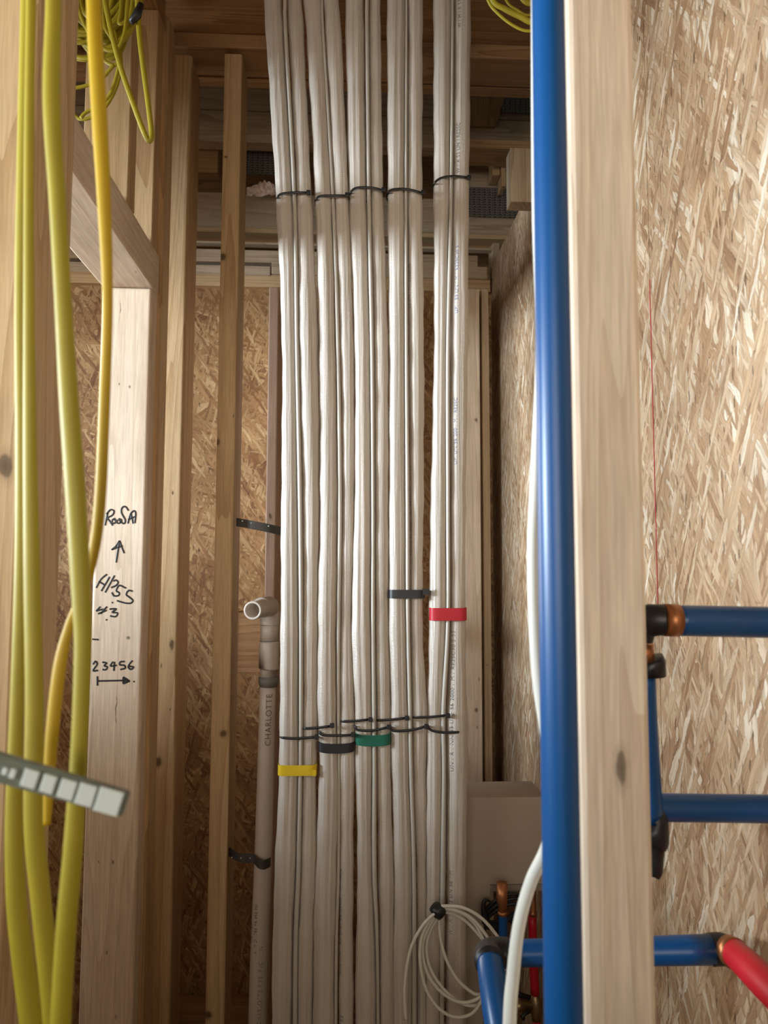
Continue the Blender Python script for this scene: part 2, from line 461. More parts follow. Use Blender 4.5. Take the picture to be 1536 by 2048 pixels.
# beam along the left, running away from the camera
xR2 = P(292, 1050, 1.30).x; xL2 = P(188, 1050, 1.30).x
zb = P(250, 573, 1.30).z
def ydep(name, x0, x1, ya_, yb_, z0, z1, mat, label, cat, group=None):
    return tag(box(name, (x0, ya_, z0), (x1, yb_, z1), mat, bev=.002), label, cat, group)
ydep('top_plate', xL2, xR2, .89, 1.342, zb+.0005, zb+.0735, wood('y', 'light'), 'pale horizontal plate above the handwritten stud, running away from view', 'plate')
# cripple studs standing on it
zc2 = P(285, 18, 1.289).z
tag(box('wall_stud', (xR2-.072, 1.142, zb+.0745), (xR2, 1.18, zc2), wood('z', 'pine'), bev=.002), 'wide short stud on the left plate behind the yellow cable coil', 'stud')
tag(box('wall_stud', (xR2-.089, 1.289, zb+.0745), (xR2, 1.327, zc2), wood('z', 'pine'), bev=.002), 'short stud on the left plate touched by the lowest yellow loop', 'stud')
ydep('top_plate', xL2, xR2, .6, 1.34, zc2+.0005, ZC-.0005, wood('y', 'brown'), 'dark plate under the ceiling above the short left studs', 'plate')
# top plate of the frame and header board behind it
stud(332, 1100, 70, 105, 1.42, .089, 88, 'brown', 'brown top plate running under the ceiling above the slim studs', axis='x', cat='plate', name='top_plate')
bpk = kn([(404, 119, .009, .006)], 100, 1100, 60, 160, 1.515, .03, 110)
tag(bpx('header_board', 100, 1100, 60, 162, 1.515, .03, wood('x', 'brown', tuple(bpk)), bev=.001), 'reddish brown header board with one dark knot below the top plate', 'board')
# trusses of the floor above, beyond the frame
def hb(name, x0, x1, y0, y1, Y, dep, tone, label, cat='truss board', parent=None, group=None):
    o = bpx(name, x0, x1, y0, y1, Y, dep, wood('x', tone), parent, bev=.0015)
    if parent is None: tag(o, label, cat, group)
    return o
tr = empty('floor_truss', P(600, 225, 1.80), 'floor truss with grey weathered chord above the drain pipe, beyond the frame', 'truss')
hb('chord', 20, 1100, 150, 224, 1.80, .035, 'grey', None, parent=tr)
hb('chord', 20, 1100, 225, 286, 1.795, .04, 'grey', None, parent=tr)
bpx('nail_plate', 1004, 1075, 183, 226, 1.788, .003, PLATE, tr, bev=0)
bpx('web', 394, 436, 287, 345, 1.85, .035, wood('x', 'golden'), tr)
bpx('nail_plate', 470, 560, 283, 348, 1.86, .003, PLATE, tr, bev=0)
bm = bmesh.new()   # slanted web between the right bundles and the blue pipe
q = [P(930, 178, 1.785), P(1014, 178, 1.785), P(992, 252, 1.785), P(930, 252, 1.785)]
a = [bm.verts.new(v) for v in q]; b = [bm.verts.new(v+Vector((0, .03, 0))) for v in q]
bm.faces.new(a); bm.faces.new(b[::-1])
for k in range(4): bm.faces.new((a[k], a[(k+1) % 4], b[(k+1) % 4], b[k]))
link('web', bm, wood('z', 'golden'), P(965, 215, 1.785), tr)
bpx('edge_strip', 900, 1100, 280, 297, 1.70, .08, wood('x', 'golden'), tr)
t2 = empty('floor_truss', P(600, 425, 1.86), 'floor truss with wavy-grained chord at the height of the upper black ties', 'truss')
hb('chord', 20, 1060, 388, 457, 1.86, .035, 'grey', None, parent=t2)
bpx('edge_strip', 20, 1060, 457, 466, 1.855, .05, wood('x', 'pine'), t2)
bpx('nail_plate', 936, 1062, 376, 434, 1.85, .003, PLATE, t2, bev=0)
bpx('web', 940, 1015, 345, 376, 1.86, .03, wood('x', 'grey'), t2)
bpx('web', 985, 1000, 300, 350, 1.80, .05, wood('z', 'pine'), t2)
bpx('web', 1003, 1012, 300, 372, 1.79, .05, wood('z', 'pine'), t2)
tag(bpx('hanging_board', 1021, 1085, 296, 404, 1.30, .035, wood('z', 'grey'), bev=.001), 'short upright board with pale left edge beside the blue pipe, below the right truss', 'board')
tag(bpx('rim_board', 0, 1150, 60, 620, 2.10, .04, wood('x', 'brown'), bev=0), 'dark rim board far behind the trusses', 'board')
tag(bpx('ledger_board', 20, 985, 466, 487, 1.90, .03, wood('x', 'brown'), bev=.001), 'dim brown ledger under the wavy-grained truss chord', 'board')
tag(bpx('ledge_strip', 20, 985, 484, 488, 1.80, .02, wood('x', 'pale'), bev=.0005), 'thin pale wood strip just above the stacked wall plates', 'strip')
tag(bpx('wall_plate', 20, 956, 499, 524, YB-.02, .07, wood('x', 'grey'), bev=.002), 'topmost of the three stacked plates on the back wall', 'plate')
tag(bpx('wall_plate', 20, 541, 526, 546, YB-.02, .07, wood('x', 'grey'), bev=.002), 'middle back wall plate, left piece ending at a joint beside the white bundles', 'plate')
tag(bpx('wall_plate', 543, 975, 528, 553, YB-.02, .07, wood('x', 'grey'), bev=.002), 'middle back wall plate, right piece running behind the white bundles', 'plate')
tag(bpx('wall_plate', 20, 981, 548, 573, YB-.018, .07, wood('x', 'pine'), bev=.002), 'lowest of the stacked plates, resting on the back board wall', 'plate')
tag(bpx('wall_stud', 985, 1000, 486, 545, 1.80, .05, wood('z', 'grey')), 'short upright end above the corner where the right wall board slopes away', 'stud')
tag(bpx('blocking_board', 330, 552, 2012, 2075, 1.70, .045, wood('x', 'brown')), 'dark horizontal block between studs at the bottom of the picture', 'wood block')

# crumpled paper on the truss
bm = bmesh.new()
gx, gy = 14, 9; vv = []
for j in range(gy):
    for i in range(gx):
        u, v = i/(gx-1), j/(gy-1)
        top = 362 + 14*abs(u-.62)*1.6 + (2.5 if i % 2 else 0)
        p = P(494+58*u, top + (391-top)*v, 1.82)
        p.y += random.uniform(-.008, .008)
        vv.append(bm.verts.new(p))
for j in range(gy-1):
    for i in range(gx-1):
        bm.faces.new((vv[j*gx+i], vv[j*gx+i+1], vv[(j+1)*gx+i+1], vv[(j+1)*gx+i]))
o = link('crumpled_paper', bm, PAPER, P(522, 376, 1.82))
md = o.modifiers.new('thick', 'SOLIDIFY'); md.thickness = .0008
tag(o, 'pinkish white crumpled wrapping lying on the truss chord left of the bundles', 'wrapping')

# ------------------------------------------------------------------ handwriting on the stud
def strokes(lst, Y, wd):
    bm = bmesh.new()
    for st in lst:
        pts = [(160+x/4.453, 960+y/4.453) for x, y in st]
        if len(pts) == 1:
            c = P(*pts[0], Y); v0 = [bm.verts.new(c+Vector((math.cos(k*.785)*.0016, 0, math.sin(k*.785)*.0016))) for k in range(8)]
            bm.faces.new(v0); continue
        q = cr(pts, 4) if len(pts) > 2 else pts
        W = [P(a, b, Y) for a, b in q]
        sweep(bm, W, wd, 6, .3)
    return bm
WR = [[(222,405),(245,290)], [(235,305),(268,266),(300,274),(288,312),(245,338),(268,370),(290,405)],
      [(312,342),(288,355),(284,382),(306,384),(318,362),(300,350)], [(335,352),(325,378),(350,384),(368,358),(345,345),(362,372),(392,388),(400,352),(368,292),(372,250),(402,236),(430,272)],
      [(424,388),(448,305),(480,274),(494,300),(486,385)], [(428,352),(492,326)], [(452,298),(472,388)],
      [(320,735),(350,540)], [(350,540),(318,590),(280,622)], [(350,540),(372,600),(392,652)], [(285,618),(378,586)],
      [(143,960),(185,885),(238,840)], [(165,903),(222,935)], [(188,988),(238,905),(262,862)],
      [(222,1002),(262,930),(306,850)], [(296,900),(322,892),(338,912),(318,940),(276,958)],
      [(382,948),(345,940),(322,985),(348,1005),(338,1030),(300,1030),(284,1000)], [(380,950),(408,962)],
      [(466,990),(432,984),(410,1018),(440,1045),(468,1070),(452,1096),(400,1095),(328,1074)], [(288,1092)],
      [(143,1166),(180,1128)], [(143,1166),(205,1150)], [(160,1192),(236,1160)], [(182,1192),(212,1155),(240,1128)],
      [(262,1150),(322,1148),(285,1178),(332,1184),(316,1216),(268,1210)], [(235,1245)], [(108,1418),(165,1422)],
      [(115,1642),(136,1615),(152,1640),(115,1697),(158,1695)], [(198,1622),(236,1630),(214,1652),(242,1666),(226,1690),(200,1686)],
      [(292,1618),(270,1656),(326,1650)], [(306,1618),(300,1700)], [(396,1616),(358,1620),(354,1646),(392,1650),(402,1674),(358,1688)],
      [(466,1608),(438,1640),(430,1668),(452,1686),(476,1666),(440,1658)],
      [(155,1748),(155,1832)], [(155,1790),(400,1785)], [(384,1755),(384,1815)], [(384,1755),(440,1790)], [(384,1815),(440,1790)], [(392,1772),(430,1790)], [(392,1800),(430,1790)], [(480,1795)]]
for nm, a, b in (('marker_word', 0, 7), ('marker_arrow', 7, 11), ('marker_word', 11, 20), ('marker_number', 20, 26), ('marker_dash', 26, 27), ('marker_number', 27, 34), ('marker_arrow', 34, 41)):
    link(nm, strokes(WR[a:b], 1.2996, .00145), INK, P(235, 1200, 1.2996), s2)

# ------------------------------------------------------------------ white insulated pipes and their control cables
YT = 1.17
ys = [0, 60, 400, 700, 1000, 1240, 1420, 1540, 1740, 2000]
BIG = {
 1: [(527,564),(531,567),(552,586),(564,592),(563,596),(562,597),(560,597),(559,598),(551,592),(546,584)],
 2: [(606,643),(611,646),(630,664),(637,672),(639,675),(635,673),(635,673),(639,677),(632,674),(627,668)],
 3: [(690,728),(690,729),(698,734),(708,740),(708,743),(703,742),(709,744),(711,744),(715,744),(712,752)],
 4: [(773,813),(773,812),(775,810),(777,810),(777,811),(777,812),(781,816),(783,818),(788,824),(786,824)],
 5: [(866,904),(866,904),(867,899),(867,893),(861,893),(858,892),(854,884),(852,884),(852,882),(852,880)]}
SML = {
 1: [(574,604),(577,608),(593,624),(597,637),(605,639),(606,635),(606,635),(604,632),(601,632),(595,625)],
 2: [(645,678),(649,683),(668,698),(680,708),(684,709),(681,703),(680,709),(679,708),(680,706),(679,706)],
 3: [(738,762),(738,762),(741,767),(747,777),(749,777),(750,777),(752,781),(754,781),(757,787),(760,787)],
 4: [(814,846),(815,846),(814,845),(817,848),(820,847),(820,845),(824,854),(825,852),(832,852),(834,852)],
 5: [(907,942),(907,942),(904,938),(900,936),(900,931),(900,929),(893,934),(893,934),(893,931),(892,931)]}
THN = {
 1: [(570,8),(571,8),(589,8),(594,8),(600,9),(602,8),(602,8),(601,8),(597,9),(590,9)],
 2: [(644,6),(646,6),(666,7),(676,8),(680,9),(677,8),(677,7),(678,6),(677,6),(672,6)],
 3: [(734,8),(734,8),(738,8),(744,8),(746,7),(746,8),(748,8),(749,8),(749,9),(756,6)],
 4: [(813,5),(813,5),(812,6),(813,7),(815,8),(816,8),(820,8),(822,8),(828,8),(829,9)],
 5: [(905,6),(905,6),(902,7),(896,8),(896,8),(896,8),(887,9),(888,8),(886,10),(884,9)]}
def ext(rows):
    a, b = rows[0], rows[1]; z = rows[-1]
    k = (ys[0]+190)/(ys[1]-ys[0])
    first = tuple(x - (y-x)*k*.8 for x, y in zip(a, b))
    return [-190]+ys+[2905], [first]+list(rows)+[z]
def build_pipe(rows, seed, flatd, label, big, tape, phase):
    rnd = random.Random(seed)
    yy, rr_ = ext(rows)
    q = cr([(y, l, r) for y, (l, r) in zip(yy, rr_)], 26)
    bm = bmesh.new(); n = 40; rings = []; prof = []
    ph = [rnd.uniform(0, 6.28) for _ in range(6)]
    for i, (y, l, r) in enumerate(q):
        c = P((l+r)/2, y, YT); ax = (r-l)*YT/F/2*(1.015); ay = ax*flatd
        z = c.z
        wob = .00045*math.sin(z*38+ph[0]) + .00035*math.sin(z*95+ph[1])
        prof.append((z, c.x, ax, ay, wob))
        ring = []
        for k in range(n):
            th = 2*math.pi*k/n
            ring.append(bm.verts.new(psurf(c.x, z, ax, ay, th, wob, ph, big, phase)))
        rings.append(ring)
    for a, b in zip(rings, rings[1:]):
        for k in range(n): bm.faces.new((a[k], a[(k+1) % n], b[(k+1) % n], b[k]))
    bm.faces.new(rings[0]); bm.faces.new(rings[-1][::-1])
    root = empty('insulated_pipe', (prof[-1][1], YT, prof[-1][0]), label, 'pipe', 'white insulated line set pipes')
    link('foam_sleeve', bm, FOAM, (prof[-1][1], YT, prof[-1][0]), root, True)
    return root, prof, (ph, big, phase)
def psurf(cx, z, ax, ay, th, wob, ph, big, phase, out=0):
    c, s = math.cos(th), math.sin(th)
    e = .86
    x = math.copysign(abs(c)**e, c); y = math.copysign(abs(s)**e, s)
    g = 1
    # pressed lengthwise grooves in the sleeve
    for gk, (a0, dp, wd) in enumerate(((-1.57+phase, .085, .13), (-1.05+phase*.6, .05, .10), (-2.25, .06, .11)) if big else ((-1.25+phase, .055, .12), (-2.1, .045, .1))):
        a0 = a0 + .10*math.sin(z*4.3+ph[gk])
        d = (th-2*math.pi if th > math.pi else th) - a0
        g -= dp*1.5*math.exp(-(d/wd)**2)*(.8+.3*math.sin(z*7+ph[gk+2]))
    g += .012*math.sin(3*th+z*9+ph[5]) + out
    return Vector((cx + x*(ax+wob)*g, YT + y*(ay+wob)*g, z))
def at_prof(prof, z):
    for a, b in zip(prof, prof[1:]):
        if b[0] <= z <= a[0]:
            t = (z-a[0])/(b[0]-a[0]+1e-9); return tuple(u+(v-u)*t for u, v in zip(a, b))
    return prof[-1]
tapes = {1: 'yellow', 2: 'charcoal', 3: 'green', 4: 'black, higher up', 5: 'red'}
PIPES = {}
for i in range(1, 6):
    PIPES[i, 'b'] = build_pipe(BIG[i], i*11, 1.0, 'wider left-hand white insulated pipe of the pair banded with %s tape' % tapes[i], True, i, .12*((i*7) % 5-2))
    PIPES[i, 's'] = build_pipe(SML[i], i*11+5, .98, 'slimmer right-hand white insulated pipe of the pair banded with %s tape' % tapes[i], False, i, .1*((i*3) % 5-2))
    yy, rr_ = ext(THN[i])
    t = tube_px('control_cable', [(r[0], y, YT-.0105 if i in (1, 3, 5, 4) else YT-.008, r[1]) for y, r in zip(yy, rr_)], CABW2, n=10, sub=14)
    tag(t, 'thin white control cable between the two pipes banded with %s tape' % tapes[i], 'cable', 'control cables between the white pipes')

# printing on the sleeves, running upwards
def print_pipe(key, s, ybot, th0, size, mat):
    root, prof, (ph, big, phase) = PIPES[key]
    z0 = P(800, ybot, YT).z
    def place(u, v):
        z = z0+u; zz, cx, ax, ay, wob = at_prof(prof, z)
        th = th0 - v/max(ax, .004)
        p = psurf(cx, z, ax, ay, th, wob, ph, big, phase, .018); return p
    o = text_on('printed_text', s, size, place, mat, root)
TXT = 'UN / R / NN 53 UN: 56 2000 / M / RE2SC30 S 53'
print_pipe((5, 's'), TXT, 1540, -2.15, .0095, INKG)
print_pipe((5, 's'), 'W / A / N 53 UN 56 / M', 1865, -2.2, .0085, INKG)
print_pipe((5, 's'), 'UPI UN 56 200 / M / RE2SC', 930, -2.0, .0085, INKB)
print_pipe((5, 's'), 'UPI / 53 UN / M / RE2SC30 S', 630, -2.0, .0085, INKB)
print_pipe((5, 's'), 'W / A 53 UN / RE2SC', 350, -2.0, .0085, INKG)
print_pipe((5, 's'), 'W / M / R 53', 62, -2.0, .0085, INKG)
print_pipe((2, 's'), 'UN / M / 53 UN: 56 2000 / M / RE2', 1940, -2.55, .0095, INKG)
print_pipe((2, 's'), 'W / A 53', 1590, -2.6, .008, INKG)
print_pipe((2, 's'), 'UN 53', 2060, -2.2, .0095, INKG)
print_pipe((4, 's'), 'W / A / 53 UN 56 2000 / M / RE2SC30 / UN 53', 1150, -2.75, .008, INKG)
print_pipe((4, 's'), '53 UN / M / RE2SC30', 620, -2.5, .0075, INKG)
print_pipe((4, 's'), 'W / A / 53 UN 56 / M / RE2SC30', 1860, -2.75, .0085, INKG)
print_pipe((1, 's'), 'W / 53 UN', 700, -2.9, .007, INKG)

# ------------------------------------------------------------------ cable ties
def tie(pts, label, head, Y=YT-.0178, w_=5.0):
    e = empty('cable_tie', P(*pts[0], Y), label, 'cable tie', 'black cable ties on the white pipes')
    q = cr(pts, 6); W = []
    n = len(q)
    for i, (x, y) in enumerate(q):
        u = i/(n-1); k = min(u, 1-u)*n
        W.append(P(x, y, Y + (.010*(1-k/1.6)**2 if k < 1.6 else 0)))
    # round the back
    a, b = W[-1], W[0]
    back = [a+Vector((.001, .014, -.001)), a+Vector((-.004, .030, -.001)), b+Vector((.004, .030, -.001)), b+Vector((-.001, .014, -.001))]
    bm = bmesh.new(); sweep(bm, W+back+[W[0]], w_*YT/F/2, 8, .5)
    link('strap', bm, BLK, W[0], e, True)
    if head:
        h = P(head[0], head[1], Y-.002)
        bm = bmesh.new(); add_box(bm, h-Vector((.0034, .0028, .0034)), h+Vector((.0034, .0028, .0034)), .001)
        link('head', bm, BLK, h, e)
UP = 'black cable tie of the upper row around the pair banded with %s tape'
tie([(554, 396), (562, 388), (585, 385), (617, 385)], UP % 'yellow', (617, 385))
tie([(631, 400), (640, 392), (665, 391), (694, 391)], UP % 'charcoal', (694, 390))
tie([(699, 387), (712, 376), (740, 375), (766, 380)], UP % 'green', (767, 380))
tie([(775, 386), (786, 379), (812, 378), (846, 386)], UP % 'black', (846, 385))
tie([(867, 368), (880, 357), (905, 352), (938, 355)], UP % 'red', (938, 355))
LW = 'black cable tie of the lower front row around the pair banded with %s tape'
tie([(561, 1475), (585, 1477), (610, 1476), (634, 1474)], LW % 'yellow', (633, 1474))
tie([(638, 1464), (646, 1470), (675, 1471), (707, 1470)], LW % 'charcoal', (706, 1469))
tie([(709, 1452), (717, 1460), (745, 1461), (779, 1454)], LW % 'green', (778, 1454))
tie([(781, 1457), (790, 1462), (824, 1460), (854, 1452)], LW % 'black', (853, 1453))
tie([(854, 1452), (864, 1461), (888, 1465), (921, 1464)], LW % 'red', None)
LK = 'black cable tie bridging the pairs banded with %s tape'
YK = YT-.0168
tie([(606, 1457), (632, 1456), (663, 1452)], LK % 'yellow and charcoal', (664, 1451), YK-.0015)
tie([(682, 1443), (710, 1442), (738, 1439)], LK % 'charcoal and green', (741, 1439), YK)
tie([(754, 1441), (785, 1439), (812, 1436)], LK % 'green and black', (814, 1436), YK)
tie([(826, 1435), (860, 1434), (892, 1431)], LK % 'black and red', (896, 1431), YK)

def band(x0, x1, y0, y1, mat, label, sag=4, tail=None):
    """tape wound round a pair: an oval band with real thickness"""
    bm = bmesh.new(); n = 48
    hx = (x1-x0)/2*1.02; rings = []
    c0 = P((x0+x1)/2, (y0+y1)/2, YT); ax = hx*YT/F; ay = .0162
    for (y_, o_) in ((y0, 0), (y0, .0006), (y1, .0006), (y1, 0)):
        z = P((x0+x1)/2, y_, YT).z; ring = []
        for k in range(n):
            th = 2*math.pi*k/n; c, s = math.cos(th), math.sin(th)
            x = math.copysign(abs(c)**.28, c)*(ax+o_); y = math.copysign(abs(s)**.55, s)*(ay+o_)
            ring.append(bm.verts.new((c0.x+x, YT+y, z - sag*YT/F*(1-(x/ax)**2 if abs(x) < ax else 0)*(1 if s < 0 else 0))))
        rings.append(ring)
    for i in range(4):
        a, b = rings[i], rings[(i+1) % 4]
        for k in range(n): bm.faces.new((a[k], a[(k+1) % n], b[(k+1) % n], b[k]))
    o = link('tape_band', bm, mat, c0, None, False)
    tag(o, label, 'tape', 'coloured tape bands on the white pipes')
    if tail:
        x2, x3, ya_, yb_ = tail
        bm = bmesh.new(); a, b = P(x2, yb_, YT-.017), P(x3, ya_, YT-.017)
        add_box(bm, (a.x, YT-.0175, a.z), (b.x, YT-.0165, b.z), 0)
        link('loose_end', bm, mat, (a+b)/2, o)
band(559, 632, 1525, 1546, TAPEY, 'yellow tape band around the leftmost pair of white pipes', 0, (624, 632, 1540, 1552))
band(639, 707, 1480, 1499, TAPEB, 'charcoal tape band around the second pair of white pipes', 3)
band(712, 779, 1463, 1485, TAPEG, 'green tape band around the middle pair of white pipes', 3)
band(778, 848, 1179, 1196, TAPEB, 'black tape band around the fourth pair of white pipes, above the elbow height', 0, (845, 859, 1177, 1190))
band(859, 931, 1215, 1240, TAPER, 'red tape band around the rightmost pair of white pipes', 0)

# ------------------------------------------------------------------ drain pipe with elbow
dp = empty('drain_pipe', P(516, 2400, 1.43), 'beige plastic drain pipe with stacked fittings and an open elbow', 'pipe')
tube_px('pipe_run', [(500, 2905, 1.43, 34), (515, 2048, 1.43, 35), (527, 1700, 1.43, 34), (536, 1360, 1.43, 31)], PVC, dp, 32, sub=4)
def lath(name, prof, mat, parent, Y=1.43):
    """turned fitting: prof = (px x centre, py, px radius)"""
    bm = bmesh.new()
    sweep(bm, [P(x, y, Y) for x, y, r in prof], [r*Y/F for x, y, r in prof], 36)
    return link(name, bm, mat, P(prof[0][0], prof[0][1], Y), parent, True)
lath('rubber_collar', [(537, 1374, 15), (537, 1373, 17), (537, 1364, 19.5), (537, 1354, 20), (537, 1353, 17)], PVCD, dp)
lath('coupling', [(537, 1353, 16.5), (537, 1338, 16.5), (537, 1337, 19), (537.5, 1336, 19.5), (538, 1285, 19.5), (538, 1283, 18.5), (538, 1282, 16.5)], PVC, dp)
lath('socket', [(538.5, 1282, 17.5), (539, 1251, 17.8), (539, 1250, 16.5)], PVC, dp)
# elbow: body rises and turns towards the viewer
eb = [P(539, 1250, 1.43), P(540, 1238, 1.43), P(540, 1222, 1.428), P(539, 1214, 1.42), P(533, 1213, 1.40), P(522, 1216, 1.375)]
bm = bmesh.new()
q = cr([tuple(v) for v in eb], 6)
sweep(bm, q, [.0188]*len(q), 36)
link('elbow', bm, PVC, eb[2], dp, True)
p0, p1 = P(530, 1214, 1.39), P(505, 1221, 1.318)
bm = bmesh.new(); ax_ = (p1-p0).normalized()
ro, ri = 18.2*1.318/F, 14.0*1.318/F
pts = [p0, p1-ax_*.001, p1, p1, p1-ax_*.045, p1-ax_*.046]
sweep(bm, pts[:3]+[p1+ax_*.0001, p1-ax_*.02+ax_*.0, p1-ax_*.05], [ro, ro, ro*.98, ri, ri, ri*.98], 36)
bm.free()
bm = bmesh.new(); n = 40
s_ = Vector((0, 0, 1)); s_ = (s_-ax_*s_.dot(ax_)).normalized(); b_ = ax_.cross(s_)
prof = [(p0, ro), (p1-ax_*.0008, ro), (p1, ro-.0008), (p1, ri+.0004), (p1-ax_*.0006, ri), (p1-ax_*.085, ri)]
rg = [[bm.verts.new(c+s_*math.cos(2*math.pi*k/n)*r_+b_*math.sin(2*math.pi*k/n)*r_) for k in range(n)] for c, r_ in prof]
for a, b in zip(rg, rg[1:]):
    for k in range(n): bm.faces.new((a[k], a[(k+1) % n], b[(k+1) % n], b[k]))
bm.faces.new(rg[-1])
stub = link('open_stub', bm, PVC, p1, dp, True)
# rings between fittings
for y_ in (1282.5, 1337):
    bm = bmesh.new(); sweep(bm, [P(538, y_-1.2, 1.43), P(538, y_+1.2, 1.43)], 17.9*1.43/F, 36); link('joint_line', bm, PVCD, P(538, y_, 1.43), dp, True)
# printing on the pipe
def pvct(s, xb_, yb_, size, mat, th0):
    z0 = P(xb_, yb_, 1.43).z
    def place(u, v):
        z = z0+u; t = (z-P(515, 2048, 1.43).z)/(P(536, 1360, 1.43).z-P(515, 2048, 1.43).z)
        cx = P(515, 2048, 1.43).x + (P(536, 1360, 1.43).x-P(515, 2048, 1.43).x)*t
        r_ = 16.9*1.43/F
        th = th0-v/r_
        return Vector((cx+math.cos(th)*(r_+.0006), 1.43+math.sin(th)*(r_+.0006), z))
    text_on('printed_text', s, size, place, mat, dp)
INKP = plain('brown_print_ink', (.16, .12, .11), .6)
pvct('CHARLOTTE', 538, 1488, .0155, INKP, -1.25)
pvct('ASTM D 1785 PR 450 PSI', 515, 1905, .008, INK, -2.0)
pvct('PVC SCH 40 NSF', 515, 1940, .011, INK, -2.6)
pvct('CHARLOTTE PIPE  PVC  1 IN', 520, 2040, .010, INKP, -1.3)

def strap(pts, w_, label, dots, Y):
    e = empty('pipe_strap', P(pts[0][0], pts[0][1], Y), label, 'strap', 'perforated hanger straps')
    bm = bmesh.new(); q = cr(pts, 8); h = w_*Y/F/2
    va = []
    for x, y, dy in q:
        c = P(x, y, Y); va.append([bm.verts.new(c+Vector((0, dy+o_, s)) ) for o_, s in ((0, h), (0, -h), (.0018, -h), (.0018, h))])
    for a, b in zip(va, va[1:]):
        for k in range(4): bm.faces.new((a[k], a[(k+1) % 4], b[(k+1) % 4], b[k]))
    bm.faces.new(va[0]); bm.faces.new(va[-1][::-1])
    o = link('band', bm, STRAPM, P(*pts[0][:2], Y), e)
    for x, y in dots:
        c = P(x, y, Y-.0009); b2 = bmesh.new()
        bmesh.ops.create_cone(b2, segments=10, radius1=.0011, radius2=.0011, depth=.0008, cap_ends=True, matrix=Matrix.Translation(c) @ Matrix.Rotation(R(90), 4, 'X'))
        link('hole', b2, CLIP, c, o)

strap([(468, 1042, .03), (500, 1049, 0), (540, 1057, 0), (566, 1063, .02)], 17, 'perforated dark strap above the drain elbow, from slim stud to white pipes', [(485, 1042), (502, 1046), (520, 1049), (537, 1052)], 1.40)
strap([(450, 1714, .03), (480, 1716, 0), (505, 1717, 0), (518, 1722, -.012), (530, 1724, -.014), (541, 1724, 0)], 17, 'perforated dark strap holding the lower beige pipe to the slim stud', [(464, 1715), (482, 1716), (500, 1716)], 1.412)

# ------------------------------------------------------------------ taupe housing low in the corner
BOXM.node_tree.nodes['Principled BSDF'].inputs['Roughness'].default_value = .6
hs = empty('sheet_metal_housing', P(1000, 1800, 1.22), 'taupe sheet metal housing with a cut-out, low between white pipes and blue pipe', 'housing')
zt = P(1000, 1595, 1.22).z
bm = bmesh.new()
xl = P(900, 1700, 1.22).x; xr_ = min(P(1092, 1700, 1.22).x, XR-.002)
xc1 = P(980, 1780, 1.22).x; xc2 = P(964, 1820, 1.22).x
z1_ = P(1030, 1768, 1.22).z; z2_ = P(975, 1803, 1.22).z
add_box(bm, (xl, 1.22, z1_), (xr_, 1.31, zt)); 
add_box(bm, (xl, 1.22, z2_), (xc1, 1.235, z1_)); add_box(bm, (xl, 1.22, 0), (xc2, 1.235, z2_))
link('body', bm, BOXM, (xl, 1.22, zt), hs)
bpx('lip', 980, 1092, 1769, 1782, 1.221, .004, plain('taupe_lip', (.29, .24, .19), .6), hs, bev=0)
# copper, blue and red lines under it
bp = empty('copper_riser', P(1005, 1880, 1.182), 'copper stub joining a thin dark blue line under the taupe housing', 'pipe')
lath('copper_stub', [(1004, 1765, 10.5), (1004, 1805, 10.5), (1005, 1808, 9), (1005, 1826, 8.5)], COP, bp, 1.182)
lath('crimp_ring', [(1005, 1822, 9.6), (1005, 1830, 9.6)], COP, bp, 1.182)
tube_px('blue_line', [(1005, 1828, 1.182, 17), (1007, 1960, 1.182, 17), (1012, 2905, 1.182, 17)], BLUE, bp, 16, sub=3)
rp = empty('red_pipe', P(1068, 2040, 1.24), 'slim vertical red pipe with a brass valve beside the blue pipe', 'pipe')
lath('copper_stub', [(1065, 1775, 6.5), (1065, 1822, 7), (1065, 1823, 8.5), (1065, 1831, 8.5)], COP, rp, 1.24)
tube_px('tube', [(1064, 1828, 1.24, 16), (1067, 1920, 1.24, 17), (1070, 1990, 1.24, 17)], RED, rp, 16, sub=3)
tube_px('tube', [(1073, 2032, 1.24, 15), (1076, 2900, 1.24, 15)], RED, rp, 16, sub=3)
vb = lath('valve_body', [(1070, 1985, 8), (1070, 1994, 9), (1071, 2000, 12.5), (1072, 2022, 12.5), (1072, 2030, 9), (1073, 2040, 9)], BRASS, rp, 1.24)
bm = bmesh.new(); sweep(bm, [P(1066, 2010, 1.24), P(1046, 2010, 1.235), P(1045, 2010, 1.235), P(1028, 2010, 1.23)], [9*1.24/F, 9*1.24/F, 12*1.24/F, 12*1.24/F], 20); link('side_port', bm, BRASS, P(1050, 2010, 1.235), vb, True)
bm = bmesh.new(); sweep(bm, [P(1060, 1996, 1.215), P(1040, 1990, 1.213), P(1026, 1982, 1.212)], [.004, .0048, .004], 10, .6); link('lever', bm, BLK, P(1040, 1990, 1.212), vb, True)
bm = bmesh.new(); sweep(bm, [P(1060, 2022, 1.22), P(1050, 2027, 1.218), P(1044, 2034, 1.216), P(1048, 2038, 1.216)], [.003, .003, .0035, .003], 10); link('latch', bm, BLK, P(1050, 2027, 1.22), vb, True)
